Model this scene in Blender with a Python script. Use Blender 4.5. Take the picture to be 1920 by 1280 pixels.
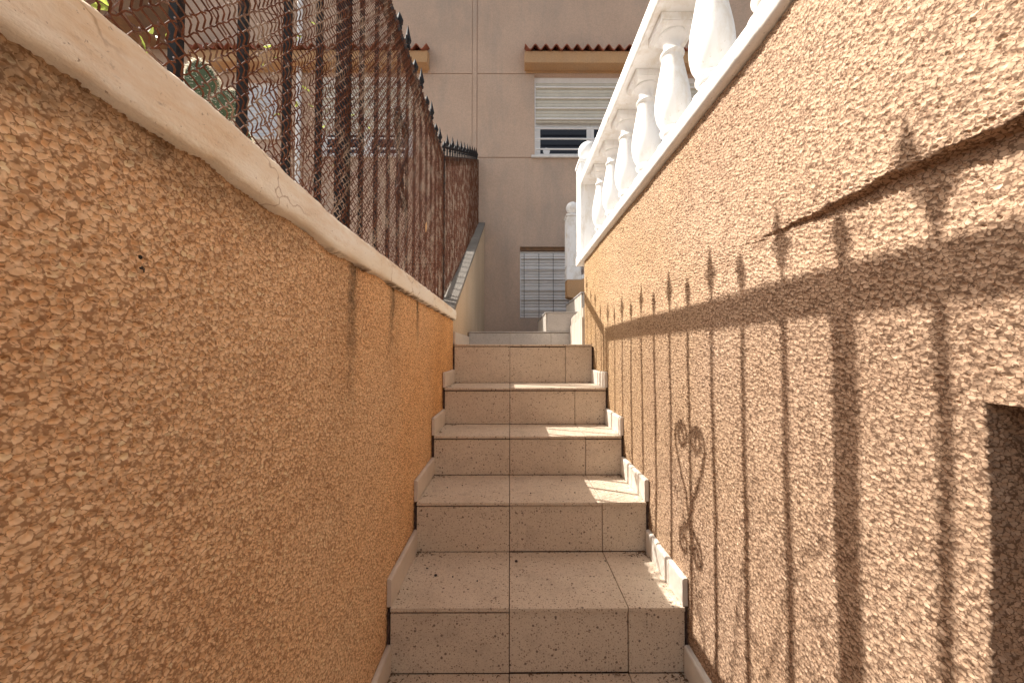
import bpy, bmesh, math, random
import numpy as np
from mathutils import Vector, noise
R = math.radians
for o in list(bpy.data.objects): bpy.data.objects.remove(o, do_unlink=True)
S = bpy.context.scene
COL = S.collection

# ---------------------------------------------------------------- camera
cd = bpy.data.cameras.new('camera'); cam = bpy.data.objects.new('camera', cd); COL.objects.link(cam)
cd.sensor_width = 36; cd.lens = 690/1920*36; cd.clip_start = 0.02; cd.clip_end = 3000
cam.location = (0, 0, 0); cam.rotation_euler = (R(90+1.66), 0, R(-0.25))
S.camera = cam
# ---------------------------------------------------------------- light
SD = Vector((-.945, .42, 1.16)).normalized()          # towards the sun
w = bpy.data.worlds.new('World'); S.world = w; w.use_nodes = True
nt = w.node_tree; nt.nodes.clear()
sky = nt.nodes.new('ShaderNodeTexSky'); sky.sky_type = 'NISHITA'; sky.sun_disc = False
sky.sun_elevation = math.asin(SD.z); sky.sun_rotation = math.atan2(SD.x, SD.y)
sky.air_density = 1.0; sky.dust_density = 4.0; sky.ozone_density = 0.2
bg = nt.nodes.new('ShaderNodeBackground'); bg.inputs[1].default_value = 0.115
wo = nt.nodes.new('ShaderNodeOutputWorld')
hsv = nt.nodes.new('ShaderNodeHueSaturation'); hsv.inputs['Saturation'].default_value = .55   # camera white balance for open shade
wb = nt.nodes.new('ShaderNodeMix'); wb.data_type = 'RGBA'; wb.blend_type = 'MULTIPLY'; wb.inputs[0].default_value = 1; wb.inputs[7].default_value = (1.05, 1.0, .92, 1)
nt.links.new(sky.outputs[0], hsv.inputs['Color']); nt.links.new(hsv.outputs[0], wb.inputs[6]); nt.links.new(wb.outputs[2], bg.inputs[0]); nt.links.new(bg.outputs[0], wo.inputs[0])
sl = bpy.data.lights.new('sun', 'SUN'); sun = bpy.data.objects.new('sun', sl); COL.objects.link(sun)
sl.energy = 5.0; sl.angle = R(0.4); sl.color = (1.0, .94, .86)
sun.rotation_euler = SD.to_track_quat('Z', 'Y').to_euler(); sun.location = (-4, 2, 7)
S.view_settings.view_transform = 'Standard'; S.view_settings.look = 'None'
S.view_settings.exposure = 1.12; S.view_settings.gamma = 1; S.view_settings.use_curve_mapping = False
S.cycles.max_bounces = 10; S.cycles.diffuse_bounces = 6

# ---------------------------------------------------------------- node helpers
class NT:
    def __init__(s, name):
        s.m = bpy.data.materials.new(name); s.m.use_nodes = True; s.t = s.m.node_tree; s.t.nodes.clear()
        s.out = s.t.nodes.new('ShaderNodeOutputMaterial'); s.b = s.t.nodes.new('ShaderNodeBsdfPrincipled')
        s.t.links.new(s.b.outputs[0], s.out.inputs[0])
        s.co = s.t.nodes.new('ShaderNodeTexCoord').outputs['Object']
    def n(s, typ, ins=None, **kw):
        nd = s.t.nodes.new(typ)
        for k, v in kw.items(): setattr(nd, k, v)
        for k, v in (ins or {}).items(): s.set(nd.inputs[k], v)
        return nd
    def set(s, sock, v):
        if isinstance(v, bpy.types.NodeSocket): s.t.links.new(v, sock)
        else:
            if isinstance(v, (tuple, list)) and len(v) == 3 and sock.type == 'RGBA': v = (*v, 1)
            sock.default_value = v
    def math(s, op, a, b=0.0, c=None, clamp=False):
        nd = s.t.nodes.new('ShaderNodeMath'); nd.operation = op; nd.use_clamp = clamp
        s.set(nd.inputs[0], a); s.set(nd.inputs[1], b)
        if c is not None: s.set(nd.inputs[2], c)
        return nd.outputs[0]
    def rng(s, v, a, b, c=0.0, d=1.0, smooth=False):
        nd = s.n('ShaderNodeMapRange', {'Value': v, 'From Min': a, 'From Max': b, 'To Min': c, 'To Max': d})
        if smooth: nd.interpolation_type = 'SMOOTHSTEP'
        return nd.outputs[0]
    def mix(s, f, a, b, mode='MIX'):
        nd = s.t.nodes.new('ShaderNodeMix'); nd.data_type = 'RGBA'; nd.blend_type = mode
        s.set(nd.inputs[0], f); s.set(nd.inputs[6], a); s.set(nd.inputs[7], b)
        return nd.outputs[2]
    def noise(s, scale, detail=2, rough=.5, co=None):
        return s.n('ShaderNodeTexNoise', {'Vector': co or s.co, 'Scale': scale, 'Detail': detail, 'Roughness': rough})
    def vor(s, scale, feature='F1', co=None, rnd=1.0):
        nd = s.n('ShaderNodeTexVoronoi', feature=feature)
        s.set(nd.inputs['Vector'], co or s.co); nd.inputs['Scale'].default_value = scale
        nd.inputs['Randomness'].default_value = rnd
        return nd
    def stretch(s, sx, sy, sz, co=None):
        return s.n('ShaderNodeMapping', {'Vector': co or s.co, 'Scale': (sx, sy, sz)}).outputs[0]
    def bump(s, h, strength=.5, dist=.002):
        nd = s.n('ShaderNodeBump', {'Height': h, 'Strength': strength, 'Distance': dist})
        s.t.links.new(nd.outputs[0], s.b.inputs['Normal'])
    def col(s, v): s.set(s.b.inputs['Base Color'], v)
    def rough(s, v): s.set(s.b.inputs['Roughness'], v)
    def xyz(s):
        nd = s.n('ShaderNodeSeparateXYZ', {0: s.co}); return nd.outputs

def pebble(name, light, dark, gap, far=None, stains=(), scale=165, depth=.0044, topdirt=None):
    s = NT(name)
    x, y, z = s.xyz()
    nz = s.noise(95, 3, .6).outputs['Color']
    dco = s.n('ShaderNodeVectorMath', {0: nz, 1: (.5, .5, .5)}, operation='SUBTRACT').outputs[0]
    dco = s.n('ShaderNodeVectorMath', {0: dco, 'Scale': .0085}, operation='SCALE').outputs[0]
    co = s.n('ShaderNodeVectorMath', {0: s.stretch(1.05, .94, 1.12), 1: dco}, operation='ADD').outputs[0]
    f = s.vor(scale, 'F1', co); e = s.vor(scale, 'DISTANCE_TO_EDGE', co).outputs['Distance']
    cr = s.n('ShaderNodeSeparateColor', {0: f.outputs['Color']}).outputs
    f2 = s.vor(scale*1.75, 'F1', s.n('ShaderNodeVectorMath', {0: co, 1: (7.3, 2.1, 4.4)}, operation='ADD').outputs[0])
    cr2 = s.n('ShaderNodeSeparateColor', {0: f2.outputs['Color']}).outputs
    rel = s.n('ShaderNodeVectorMath', {0: s.n('ShaderNodeVectorMath', {0: co, 'Scale': scale}, operation='SCALE').outputs[0], 1: s.n('ShaderNodeVectorMath', {0: f.outputs['Position'], 'Scale': scale}, operation='SCALE').outputs[0]}, operation='SUBTRACT').outputs[0]
    rv = s.n('ShaderNodeVectorMath', {0: f.outputs['Color'], 1: (.5, .5, .5)}, operation='SUBTRACT').outputs[0]
    tilt = s.n('ShaderNodeVectorMath', {0: rel, 1: rv}, operation='DOT_PRODUCT').outputs['Value']
    dome = s.math('MULTIPLY', s.rng(f.outputs['Distance'], .30, .76, 1, 0, True), s.rng(e, .0, .17, 0, 1, True))
    sel = s.rng(s.math('ADD', cr[0], s.math('MULTIPLY_ADD', s.noise(16, 2).outputs[0], .8, -.4)), .10, .20)
    dome = s.math('MULTIPLY', dome, sel)
    bigh = s.math('MULTIPLY', dome, s.math('ADD', s.math('MULTIPLY_ADD', cr[1], .45, .6), s.math('MULTIPLY', tilt, .5)))
    dome2 = s.rng(f2.outputs['Distance'], .15, .60, 1, 0, True)
    hh = s.math('MAXIMUM', bigh, s.math('MULTIPLY', dome2, s.math('MULTIPLY_ADD', cr2[0], .35, .25)))
    big = s.noise(3.0, 3).outputs[0]
    fine = s.noise(900, 2).outputs[0]
    hh = s.math('ADD', hh, s.math('MULTIPLY', fine, .07))
    disp = s.n('ShaderNodeDisplacement', {'Height': hh, 'Midlevel': .5, 'Scale': depth})
    s.t.links.new(disp.outputs[0], s.out.inputs['Displacement']); s.m.displacement_method = 'DISPLACEMENT'
    cover = s.math('MAXIMUM', s.rng(dome, .03, .38), s.math('MULTIPLY', s.rng(dome2, .12, .6), .85))
    stone = s.mix(cr[1], light, dark)
    stone = s.mix(s.rng(cr[2], .88, .97, 0, .45), stone, tuple(min(.88, v*1.15+.08) for v in light))
    stone = s.mix(s.rng(cr[0], .95, .99, 0, .8), stone, tuple(v*.6 for v in dark))
    grit = s.mix(cr2[1], tuple((p+q)/2 for p, q in zip(light, dark)), tuple(v*.85 for v in dark))
    c = s.mix(s.rng(dome, .1, .4), grit, stone)
    c = s.mix(s.math('MULTIPLY', s.math('SUBTRACT', 1.0, cover), .8), c, gap)  # dirt and crevice shade between the stones, painted into the colour
    if far is not None:
        ff = s.math('ADD', s.rng(y, far[0], far[1], 0, 1), s.math('MULTIPLY_ADD', big, .9, -.45), clamp=True)
        c = s.mix(ff, c, s.mix(1.0, c, far[2], 'MULTIPLY'))
    c = s.mix(s.math('MULTIPLY', s.rng(s.noise(1.6, 4, .65).outputs[0], .45, .7), .35), c, s.mix(1.0, c, (.72, .60, .52), 'MULTIPLY'))
    for (yc, wd, zt, zb, a) in stains:
        wob = s.math('MULTIPLY_ADD', s.noise(6, 3).outputs[0], .05, -.025)
        dy = s.math('ABSOLUTE', s.math('ADD', s.math('SUBTRACT', y, yc), wob))
        mk = s.math('MULTIPLY', s.rng(dy, wd*.2, wd, 1, 0, True), s.rng(z, zb, zt, 0, 1))
        mk = s.math('MULTIPLY', mk, s.rng(s.noise(40, 3, .7).outputs[0], .35, .6, .3, 1))
        c = s.mix(s.math('MULTIPLY', mk, a), c, (.035, .028, .02))
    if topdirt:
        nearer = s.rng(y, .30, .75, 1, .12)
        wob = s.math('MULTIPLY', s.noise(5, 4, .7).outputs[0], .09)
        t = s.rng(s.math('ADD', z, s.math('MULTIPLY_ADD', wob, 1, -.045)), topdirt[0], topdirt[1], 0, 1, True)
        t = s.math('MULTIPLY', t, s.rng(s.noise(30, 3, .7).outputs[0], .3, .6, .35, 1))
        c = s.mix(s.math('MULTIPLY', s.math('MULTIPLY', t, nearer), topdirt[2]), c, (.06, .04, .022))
    s.col(c); s.rough(.9); s.b.inputs['Specular IOR Level'].default_value = .2
    return s.m

def stucco(name, base, var, dirt=None, scale=320, strength=.8, dist=.002, dirt_lo=.5, dirt_hi=.72):
    s = NT(name)
    n1 = s.noise(scale, 3, .6).outputs[0]; v = s.vor(scale*.8, 'F1').outputs['Distance']
    c = s.mix(s.rng(s.noise(2.2, 4, .6).outputs[0], .35, .65), base, var)
    c = s.mix(s.math('MULTIPLY', s.rng(n1, .35, .7, 1, 0), .45), c, tuple(q*.55 for q in base))
    if dirt:
        co = s.stretch(1, 1, .45)
        c = s.mix(s.rng(s.noise(1.7, 6, .7, co).outputs[0], dirt_lo-.04, dirt_hi, 0, .85), c, dirt)
        st_ = s.rng(s.noise(5.5, 4, .65, s.stretch(1, 1, .07)).outputs[0], .52, .72, 0, .45)
        c = s.mix(s.math('MULTIPLY', st_, s.rng(s.noise(.9, 3).outputs[0], .4, .6)), c, dirt)
    c = s.mix(s.rng(s.noise(75, 2, .7).outputs[0], .36, .60, .28, 0), c, tuple(q*.45 for q in base))
    s.col(c); s.rough(.95); s.b.inputs['Specular IOR Level'].default_value = .15
    s.bump(s.math('ADD', n1, v), strength, dist)
    return s.m

def plain(name, colr, rough=.6, var=.12, scale=30, bumps=0, metal=0):
    s = NT(name)
    n = s.noise(scale, 4, .6).outputs[0]
    c = s.mix(s.rng(n, .3, .7), tuple(q*(1-var) for q in colr), tuple(min(1, q*(1+var)) for q in colr))
    s.col(c); s.rough(s.rng(n, .3, .7, rough*.85, min(1, rough*1.15))); s.b.inputs['Metallic'].default_value = metal
    if bumps: s.bump(s.noise(scale*6, 3).outputs[0], bumps, .001)
    return s.m

M = {}
M['left_pebble'] = pebble('pebble render orange', (.88, .64, .41), (.80, .56, .35), (.31, .165, .08),
    far=(.7, 1.9, (1.06, .88, .64)),
    stains=((.80, .035, .20, -.18, .85), (.76, .10, .2, -.5, .15), (1.07, .03, .19, -.02, .95), (1.10, .09, .19, -.3, .2), (1.36, .03, .19, .0, .9), (1.85, .12, .19, -.2, .2)),
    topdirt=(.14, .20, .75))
M['right_pebble'] = pebble('pebble render pink buff', (.52, .365, .25), (.42, .28, .185), (.11, .06, .035), depth=.0036,
    far=(.9, 2.1, (1.05, 1.02, .80)))
M['facade'] = stucco('facade stucco', (.76, .56, .43), (.69, .505, .385), (.45, .37, .31))
M['facade_band'] = stucco('facade band', (.74, .53, .41), (.68, .48, .375))
M['canopy'] = stucco('canopy render', (.70, .43, .23), (.62, .37, .19), (.50, .34, .22), scale=220)
M['wall_beige'] = stucco('beige render', (.76, .59, .41), (.70, .53, .36), (.52, .40, .28), scale=260)

def terrazzo():
    s = NT('terrazzo')
    base = s.mix(s.rng(s.noise(7, 4).outputs[0], .3, .7), (.64, .535, .41), (.71, .60, .47))
    sn = s.n('ShaderNodeVectorMath', {0: s.n('ShaderNodeVectorMath', {0: s.co, 1: (.003, -.02, .0)}, operation='ADD').outputs[0], 1: (.33, .29, .176)}, operation='SNAP').outputs[0]
    wn = s.n('ShaderNodeTexWhiteNoise', {0: sn}).outputs[0]
    base = s.mix(s.rng(wn, 0, 1, 0, .5), base, (.58, .46, .35))
    fine = s.noise(420, 2).outputs[0]
    c = s.mix(s.rng(fine, .58, .72, 0, .5), base, (.72, .66, .58))
    for sc, lo, colr in ((230, .58, (.38, .26, .17)), (150, .74, (.23, .145, .09)), (360, .50, (.44, .32, .21)), (95, .93, (.12, .075, .05))):
        v = s.vor(sc, 'F1', s.stretch(1, 1, 1))
        rnd = s.n('ShaderNodeSeparateColor', {0: v.outputs['Color']}).outputs[0]
        mk = s.math('MULTIPLY', s.rng(rnd, lo, lo+.01), s.rng(v.outputs['Distance'], .26, .40, 1, 0))
        c = s.mix(s.math('MULTIPLY', mk, .85), c, colr)
    c = s.mix(s.rng(s.noise(11, 5, .7).outputs[0], .52, .75, 0, .35), c, (.27, .19, .14))
    s.col(c); s.rough(s.rng(s.noise(25, 3).outputs[0], .3, .7, .45, .7))
    s.bump(s.noise(160, 3).outputs[0], .15, .001)
    return s.m
M['terrazzo'] = terrazzo()

def marble(name, base, spot, lo=.62):
    s = NT(name)
    n = s.noise(14, 6, .7).outputs[0]
    c = s.mix(s.rng(n, .4, .7), base, tuple(q*.86 for q in base))
    v = s.noise(150, 4, .7).outputs[0]
    c = s.mix(s.rng(v, lo, lo+.07, 0, .85), c, spot)
    s.col(c); s.rough(.5); s.bump(v, .3, .001)
    return s.m
M['white_marble'] = marble('white stone coping', (.80, .78, .75), (.35, .36, .40))
M['skirting'] = marble('beige skirting tile', (.66, .57, .48), (.45, .35, .27), .66)
M['landing_tile'] = marble('grey landing tile', (.50, .475, .455), (.27, .25, .23), .56)

def cream():
    s = NT('cream paint')
    x, y, z = s.xyz()
    co = s.stretch(1, .35, 1.3)
    c = s.mix(s.rng(s.noise(9, 5, .65, co).outputs[0], .35, .65), (.90, .87, .79), (.89, .83, .70))
    # ochre staining along the top arris and in runs
    t = s.math('ADD', s.rng(z, .205, .262, 0, .85), s.math('MULTIPLY_ADD', s.noise(13, 5, .75, co).outputs[0], 2.6, -1.55), clamp=True)
    c = s.mix(s.math('MULTIPLY', t, .75), c, (.62, .37, .14))
    g = s.rng(s.noise(60, 5, .75, s.stretch(1, .5, 1)).outputs[0], .62, .72, 0, .7)
    c = s.mix(s.math('MULTIPLY', g, s.rng(s.noise(6, 2).outputs[0], .45, .6)), c, (.17, .10, .05))
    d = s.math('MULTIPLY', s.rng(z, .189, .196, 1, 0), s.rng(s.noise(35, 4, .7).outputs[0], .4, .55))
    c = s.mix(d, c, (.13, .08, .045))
    wv = s.n('ShaderNodeVectorMath', {0: s.stretch(1, .8, 1), 1: s.n('ShaderNodeVectorMath', {0: s.noise(26, 3).outputs['Color'], 'Scale': .05}, operation='SCALE').outputs[0]}, operation='ADD').outputs[0]
    ck = s.rng(s.vor(7.5, 'DISTANCE_TO_EDGE', wv).outputs['Distance'], .004, .014, 1, 0)
    ck = s.math('MULTIPLY', ck, s.rng(s.noise(5, 2).outputs[0], .5, .58))
    c = s.mix(s.math('MULTIPLY', ck, .55), c, (.30, .18, .09))
    pit = s.rng(s.noise(210, 3, .6).outputs[0], .66, .72, 0, .8)
    c = s.mix(pit, c, (.30, .22, .15))
    s.col(c); s.rough(.75)
    s.bump(s.math('ADD', s.noise(70, 5, .7, co).outputs[0], s.math('MULTIPLY', s.noise(260, 3).outputs[0], .5)), .6, .003)
    return s.m
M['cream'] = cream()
M['concrete'] = stucco('grey concrete coping', (.30, .27, .235), (.24, .215, .185), (.13, .115, .10), scale=150)

def white_paint(name, base, dirt):
    s = NT(name)
    c = s.mix(s.rng(s.noise(13, 5, .7, s.stretch(1, 1, .5)).outputs[0], .48, .70, 0, .7), base, dirt)
    c = s.mix(s.rng(s.noise(90, 3, .7).outputs[0], .66, .74, 0, .6), c, (.42, .36, .28))
    s.col(c); s.rough(.55); s.bump(s.noise(60, 4, .6).outputs[0], .25, .002)
    return s.m
M['white_plaster'] = white_paint('white painted concrete', (.88, .88, .87), (.62, .55, .44))
def rust():
    s = NT('rusty wire')
    n = s.noise(38, 4, .65).outputs[0]
    c = s.mix(s.rng(n, .35, .6), (.085, .032, .019), (.15, .058, .030))
    c = s.mix(s.rng(s.noise(12, 3, .6).outputs[0], .50, .64), c, (.30, .22, .165))
    s.col(c); s.rough(.9); s.b.inputs['Specular IOR Level'].default_value = .15
    s.bump(s.noise(500, 2).outputs[0], .4, .0005)
    return s.m
M['rust'] = rust()
def black_iron():
    s = NT('black iron')
    n = s.noise(50, 5, .7).outputs[0]
    c = s.mix(s.rng(n, .56, .68), (.012, .012, .014), (.11, .045, .025))
    s.col(c); s.rough(.6); s.b.inputs['Specular IOR Level'].default_value = .2
    return s.m
M['iron'] = black_iron()
M['mortar'] = plain('dark joint mortar', (.085, .05, .038), .95, .5, 60)
M['mortar_light'] = plain('joint mortar', (.30, .22, .17), .95, .3, 60)
M['rooftile'] = stucco('clay roof tile', (.50, .19, .12), (.40, .14, .09), (.22, .11, .08), scale=90)
M['shutter'] = plain('ivory roller shutter', (.64, .61, .53), .45, .08, 8)
M['shutter_grey'] = plain('pale grey roller shutter', (.80, .77, .74), .5, .06, 8)
M['shutter_blue'] = plain('pale roller shutter', (.66, .70, .76), .45, .05, 8)
M['white_metal'] = plain('white painted metal', (.88, .88, .88), .4, .05, 20)
M['glass'] = plain('dark window glass', (.012, .014, .022), .04, .1, 3)
M['room'] = plain('dark room', (.02, .02, .025), .9, .3, 5)
M['brown'] = plain('brown lintel', (.22, .12, .06), .8, .2, 20, .3)
M['cactus'] = None
def cactus():
    s = NT('cactus skin')
    v = s.vor(95, 'F1', None, .25)
    c = s.mix(s.rng(v.outputs['Distance'], .12, .25, 1, 0), (.07, .11, .05), (.62, .60, .42))
    s.col(c); s.rough(.6)
    return s.m
M['cactus'] = cactus()
def spinem():
    s = NT('cactus spines'); s.col((.88, .86, .78)); s.rough(.4)
    tr = s.n('ShaderNodeBsdfTranslucent', {0: (.95, .93, .85)})
    mx = s.n('ShaderNodeMixShader', {0: .6, 1: s.b.outputs[0], 2: tr.outputs[0]})
    s.t.links.new(mx.outputs[0], s.out.inputs[0]); return s.m
M['spine'] = spinem()
def leafm():
    s = NT('leaf')
    c = s.mix(s.rng(s.noise(30, 3).outputs[0], .35, .65), (.10, .15, .03), (.24, .28, .06))
    s.col(c); s.rough(.5)
    tr = s.n('ShaderNodeBsdfTranslucent', {0: (.42, .50, .10)})
    mx = s.n('ShaderNodeMixShader', {0: .45, 1: s.b.outputs[0], 2: tr.outputs[0]})
    s.t.links.new(mx.outputs[0], s.out.inputs[0])
    return s.m
M['leaf'] = leafm()
M['bark'] = plain('reddish bark', (.16, .085, .065), .9, .3, 60, .5)
M['terracotta'] = plain('terracotta', (.42, .18, .09), .8, .2, 25, .3)
M['soil'] = plain('soil', (.06, .04, .028), .95, .4, 60, .5)
M['berry'] = plain('dried berry', (.022, .014, .016), .5, .3, 80)
M['dryleaf'] = plain('dry leaf', (.16, .10, .055), .8, .4, 60)
M['dryleaf_yellow'] = plain('dry yellow leaf', (.62, .36, .16), .7, .2, 60)
M['asphalt'] = stucco('asphalt', (.07, .065, .06), (.055, .05, .05), scale=120)
M['paving'] = stucco('concrete paving', (.40, .33, .27), (.35, .29, .24), (.24, .19, .16), scale=200)
M['roofing'] = plain('flat roof', (.35, .3, .27), .9, .2, 4)
M['grime'] = plain('black grime', (.02, .016, .013), .95, .3, 60)

# ---------------------------------------------------------------- object helpers
def tag(o, label=None, cat=None, group=None, kind=None):
    for k, v in (('label', label), ('category', cat), ('group', group), ('kind', kind)):
        if v: o[k] = v
    return o
def empty(name, loc, label, cat, group=None):
    o = bpy.data.objects.new(name, None); COL.objects.link(o); o.location = loc; o.empty_display_size = .1
    return tag(o, label, cat, group)
WL = {}
def wloc(o):
    v = Vector(o.location)
    while o.parent: o = o.parent; v += Vector(o.location)
    return v
class MB:
    def __init__(s): s.v = []; s.f = []
    def add(s, vs, fs):
        b = len(s.v); s.v += [tuple(p) for p in vs]; s.f += [tuple(i+b for i in f) for f in fs]; return s
    def box(s, x0, x1, y0, y1, z0, z1):
        return s.add([(x0,y0,z0),(x1,y0,z0),(x1,y1,z0),(x0,y1,z0),(x0,y0,z1),(x1,y0,z1),(x1,y1,z1),(x0,y1,z1)],
                     [(0,3,2,1),(4,5,6,7),(0,1,5,4),(1,2,6,5),(2,3,7,6),(3,0,4,7)])
    def prism_x(s, prof, x0, x1):      # prof: (y,z) polygon extruded along x
        n = len(prof)
        return s.add([(x0, y, z) for y, z in prof]+[(x1, y, z) for y, z in prof],
              [tuple(range(n))[::-1], tuple(range(n, 2*n))]+[(i, (i+1) % n, n+(i+1) % n, n+i) for i in range(n)])
    def prism_y(s, prof, y0, y1):      # prof: (x,z)
        n = len(prof)
        return s.add([(x, y0, z) for x, z in prof]+[(x, y1, z) for x, z in prof],
              [tuple(range(n)), tuple(range(n, 2*n))[::-1]]+[((i+1) % n, i, n+i, n+(i+1) % n) for i in range(n)])
    def tube(s, pts, r, n=6, caps=True):
        pts = [Vector(p) for p in pts]; k = len(pts); rs = r if isinstance(r, (list, tuple)) else [r]*k
        vs = []; up = None
        for i, p in enumerate(pts):
            t = (pts[min(i+1, k-1)]-pts[max(i-1, 0)]).normalized()
            if up is None: up = Vector((1, 0, 0)) if abs(t.x) < .8 else Vector((0, 0, 1))
            a = t.cross(up).normalized(); up = a.cross(t).normalized()
            for j in range(n):
                q = 2*math.pi*(j+.5)/n
                vs.append(p+(a*math.cos(q)+up*math.sin(q))*rs[i])
        fs = [(i*n+j, i*n+(j+1) % n, (i+1)*n+(j+1) % n, (i+1)*n+j) for i in range(k-1) for j in range(n)]
        if caps: fs += [tuple(range(n))[::-1], tuple((k-1)*n+j for j in range(n))]
        return s.add(vs, fs)
    def lathe(s, prof, c=(0, 0, 0), n=28, off=0):
        vs = []; k = len(prof)
        for r, z in prof:
            for j in range(n):
                q = 2*math.pi*(j+off)/n; vs.append((c[0]+r*math.cos(q), c[1]+r*math.sin(q), c[2]+z))
        fs = [(i*n+j, i*n+(j+1) % n, (i+1)*n+(j+1) % n, (i+1)*n+j) for i in range(k-1) for j in range(n)]
        fs += [tuple(range(n))[::-1], tuple((k-1)*n+j for j in range(n))]
        return s.add(vs, fs)
    def sphere(s, c, r, n=20, sz=1):
        m = n//2
        return s.lathe([(max(1e-5, r*math.sin(math.pi*i/m)), -r*sz*math.cos(math.pi*i/m)) for i in range(m+1)], c, n)
    def build(s, name, mat, parent=None, smooth=False, bevel=0, loc=(0, 0, 0), seg=2):
        me = bpy.data.meshes.new(name); me.from_pydata(s.v, [], s.f); me.update()
        return mk(name, me, mat, parent, smooth, bevel, loc, seg)
def mk(name, me, mat, parent=None, smooth=False, bevel=0, loc=(0, 0, 0), seg=2):
    me.materials.append(mat)
    o = bpy.data.objects.new(name, me); COL.objects.link(o)
    L = Vector(loc)
    if parent: o.parent = parent; L = L-wloc(parent)
    o.location = L
    if smooth:
        me.polygons.foreach_set('use_smooth', [True]*len(me.polygons))
        if smooth != 'all': me.set_sharp_from_angle(angle=R(40))
    if bevel:
        b = o.modifiers.new('bevel', 'BEVEL'); b.width = bevel; b.segments = seg; b.limit_method = 'ANGLE'; b.angle_limit = R(40)
    return o
def dup(o, parent, loc):
    c = o.copy(); COL.objects.link(c); c.parent = parent
    c.location = Vector(loc)-(wloc(parent) if parent else Vector())
    for ch in [k for k in o.children]:
        d = ch.copy(); COL.objects.link(d); d.parent = c
    return c
def gridmesh(name, P):                  # P: (nu, nv, 3) array
    nu, nv = P.shape[:2]
    idx = np.arange(nu*nv).reshape(nu, nv)
    f = np.stack([idx[:-1, :-1], idx[1:, :-1], idx[1:, 1:], idx[:-1, 1:]], -1).reshape(-1, 4)
    me = bpy.data.meshes.new(name)
    me.vertices.add(nu*nv); me.vertices.foreach_set('co', P.reshape(-1).astype(np.float32))
    me.loops.add(f.size); me.loops.foreach_set('vertex_index', f.reshape(-1).astype(np.int32))
    me.polygons.add(len(f)); me.polygons.foreach_set('loop_start', np.arange(0, f.size, 4, dtype=np.int32))
    me.update(calc_edges=True); me.validate()
    return me

def smoothnoise(a, b, sc):              # cheap value noise for arrays
    out = np.zeros_like(a)
    for k, (p, q, r, am) in enumerate(((1.0, .3, .2, 1), (.4, 1.7, 1.3, .7), (2.3, -1.1, 2.2, .5), (-1.7, 3.1, .7, .35))):
        out += am*np.sin(a*sc*p+b*sc*q+r)*np.cos(a*sc*q*.7-b*sc*p*.9+r*3)
    return out
def geo(y0, y1, k, mn):                 # spacing grows with distance from the camera
    ys = [y0]
    while ys[-1] < y1: ys.append(ys[-1]+max(mn, k*abs(ys[-1])))
    ys[-1] = y1
    return np.array(ys)

# ================================================================ SETTING
tag(MB().add([(-600,-600,-1.46),(600,-600,-1.46),(600,600,-1.46),(-600,600,-1.46)], [(0,1,2,3)]).build('ground', M['asphalt']), kind='structure')
tag(MB().box(-.36, .51, -2.5, .20, -1.6, -1.42).build('pavement', M['paving']), kind='structure')
tag(MB().box(-9, -.505, -.9, 4.9, -1.5, .12).build('garden_terrace', M['paving']), kind='structure')
tag(MB().box(.655, 9, -.9, 2.955, -1.5, .55).box(1.2, 9, 2.955, 4.9, -1.5, .551).build('upper_terrace', M['paving']), kind='structure')
tag(MB().box(-.35, 1.2, 2.97, 4.9, -.2, .158).build('path', M['paving']), kind='structure')

# ================================================================ LEFT WALL
ys = np.concatenate([np.arange(-.7, .15, .012), geo(.15, 2.2, .0040, .0015)]); zs = np.concatenate([np.arange(-1.46, -.75, .006), np.arange(-.75, .1951, .0019)])
lw = empty('retaining_wall', (-.42, .75, -1.46), 'orange pebble-dashed wall under the peeling cream coping, left of the steps', 'wall')
Y, Z = np.meshgrid(ys, zs, indexing='ij')
X = -.345+smoothnoise(Y, Z, 4.5)*.0018
A_ = np.clip((.78-Y)/.42, 0, 1); Z = Z+.021*A_*A_*(3-2*A_)*np.clip((Z+.3)/.45, 0, 1)
mk('render_face', gridmesh('render_face', np.stack([X, Y, Z], -1)[:, ::-1]), M['left_pebble'], lw, 'all')
MB().box(-.50, -.355, -.7, 2.195, -1.46, .19).build('core', M['mortar_light'], lw)
# coping with chipped lower arris
def rise(v):
    a = min(1, max(0, (.78-v)/.42)); return .021*a*a*(3-2*a)
cy = geo(-.7, 2.215, .012, .005)
prof = [(-.36, .186), (-.343, .187), (-.329, .190), (-.3255, .194), (-.325, .203), (-.3245, .215), (-.3245, .228), (-.325, .240), (-.3265, .247), (-.331, .252), (-.345, .254), (-.42, .255), (-.515, .255), (-.515, .186)]
P = np.zeros((len(cy), len(prof), 3))
random.seed(4)
for i, yy in enumerate(cy):
    for j, (px, pz) in enumerate(prof):
        c = noise.noise((yy*14, pz*30, 2)); c2 = noise.noise((yy*55, pz*60, 7))
        chip = max(0, noise.noise((yy*9, 3.3, 1.0))-.12)*.03+max(0, noise.noise((yy*38, 8.3, 1.0))-.1)*.008
        dx = c*.0012+c2*.0009
        dz = c2*.0012
        if 1 <= j <= 5: dx -= chip*(1.1-.18*j); dz += chip*(.9-.15*j)
        if 8 <= j <= 10: dx -= max(0, noise.noise((yy*17, 1.7, 5.0))-.2)*.007; dz -= max(0, noise.noise((yy*21, 4.7, 5.0))-.15)*.005
        P[i, j] = (px+(dx if j < 12 else 0), yy, pz+dz+rise(yy))
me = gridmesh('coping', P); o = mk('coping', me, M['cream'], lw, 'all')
MB().add([tuple(p) for p in P[-1]], [tuple(range(len(prof)))[::-1]]).build('coping_end', M['cream'], lw)
g = MB()
for (yy, zz, a, b) in ((.3345, .0985, .0014, .0024), (.3325, .110, .0013, .0014)):
    g.sphere((-.3435, yy+.008, zz-.022), a*1.6, 6, b/a)
g.build('grime_spot', M['grime'], lw)

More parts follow.
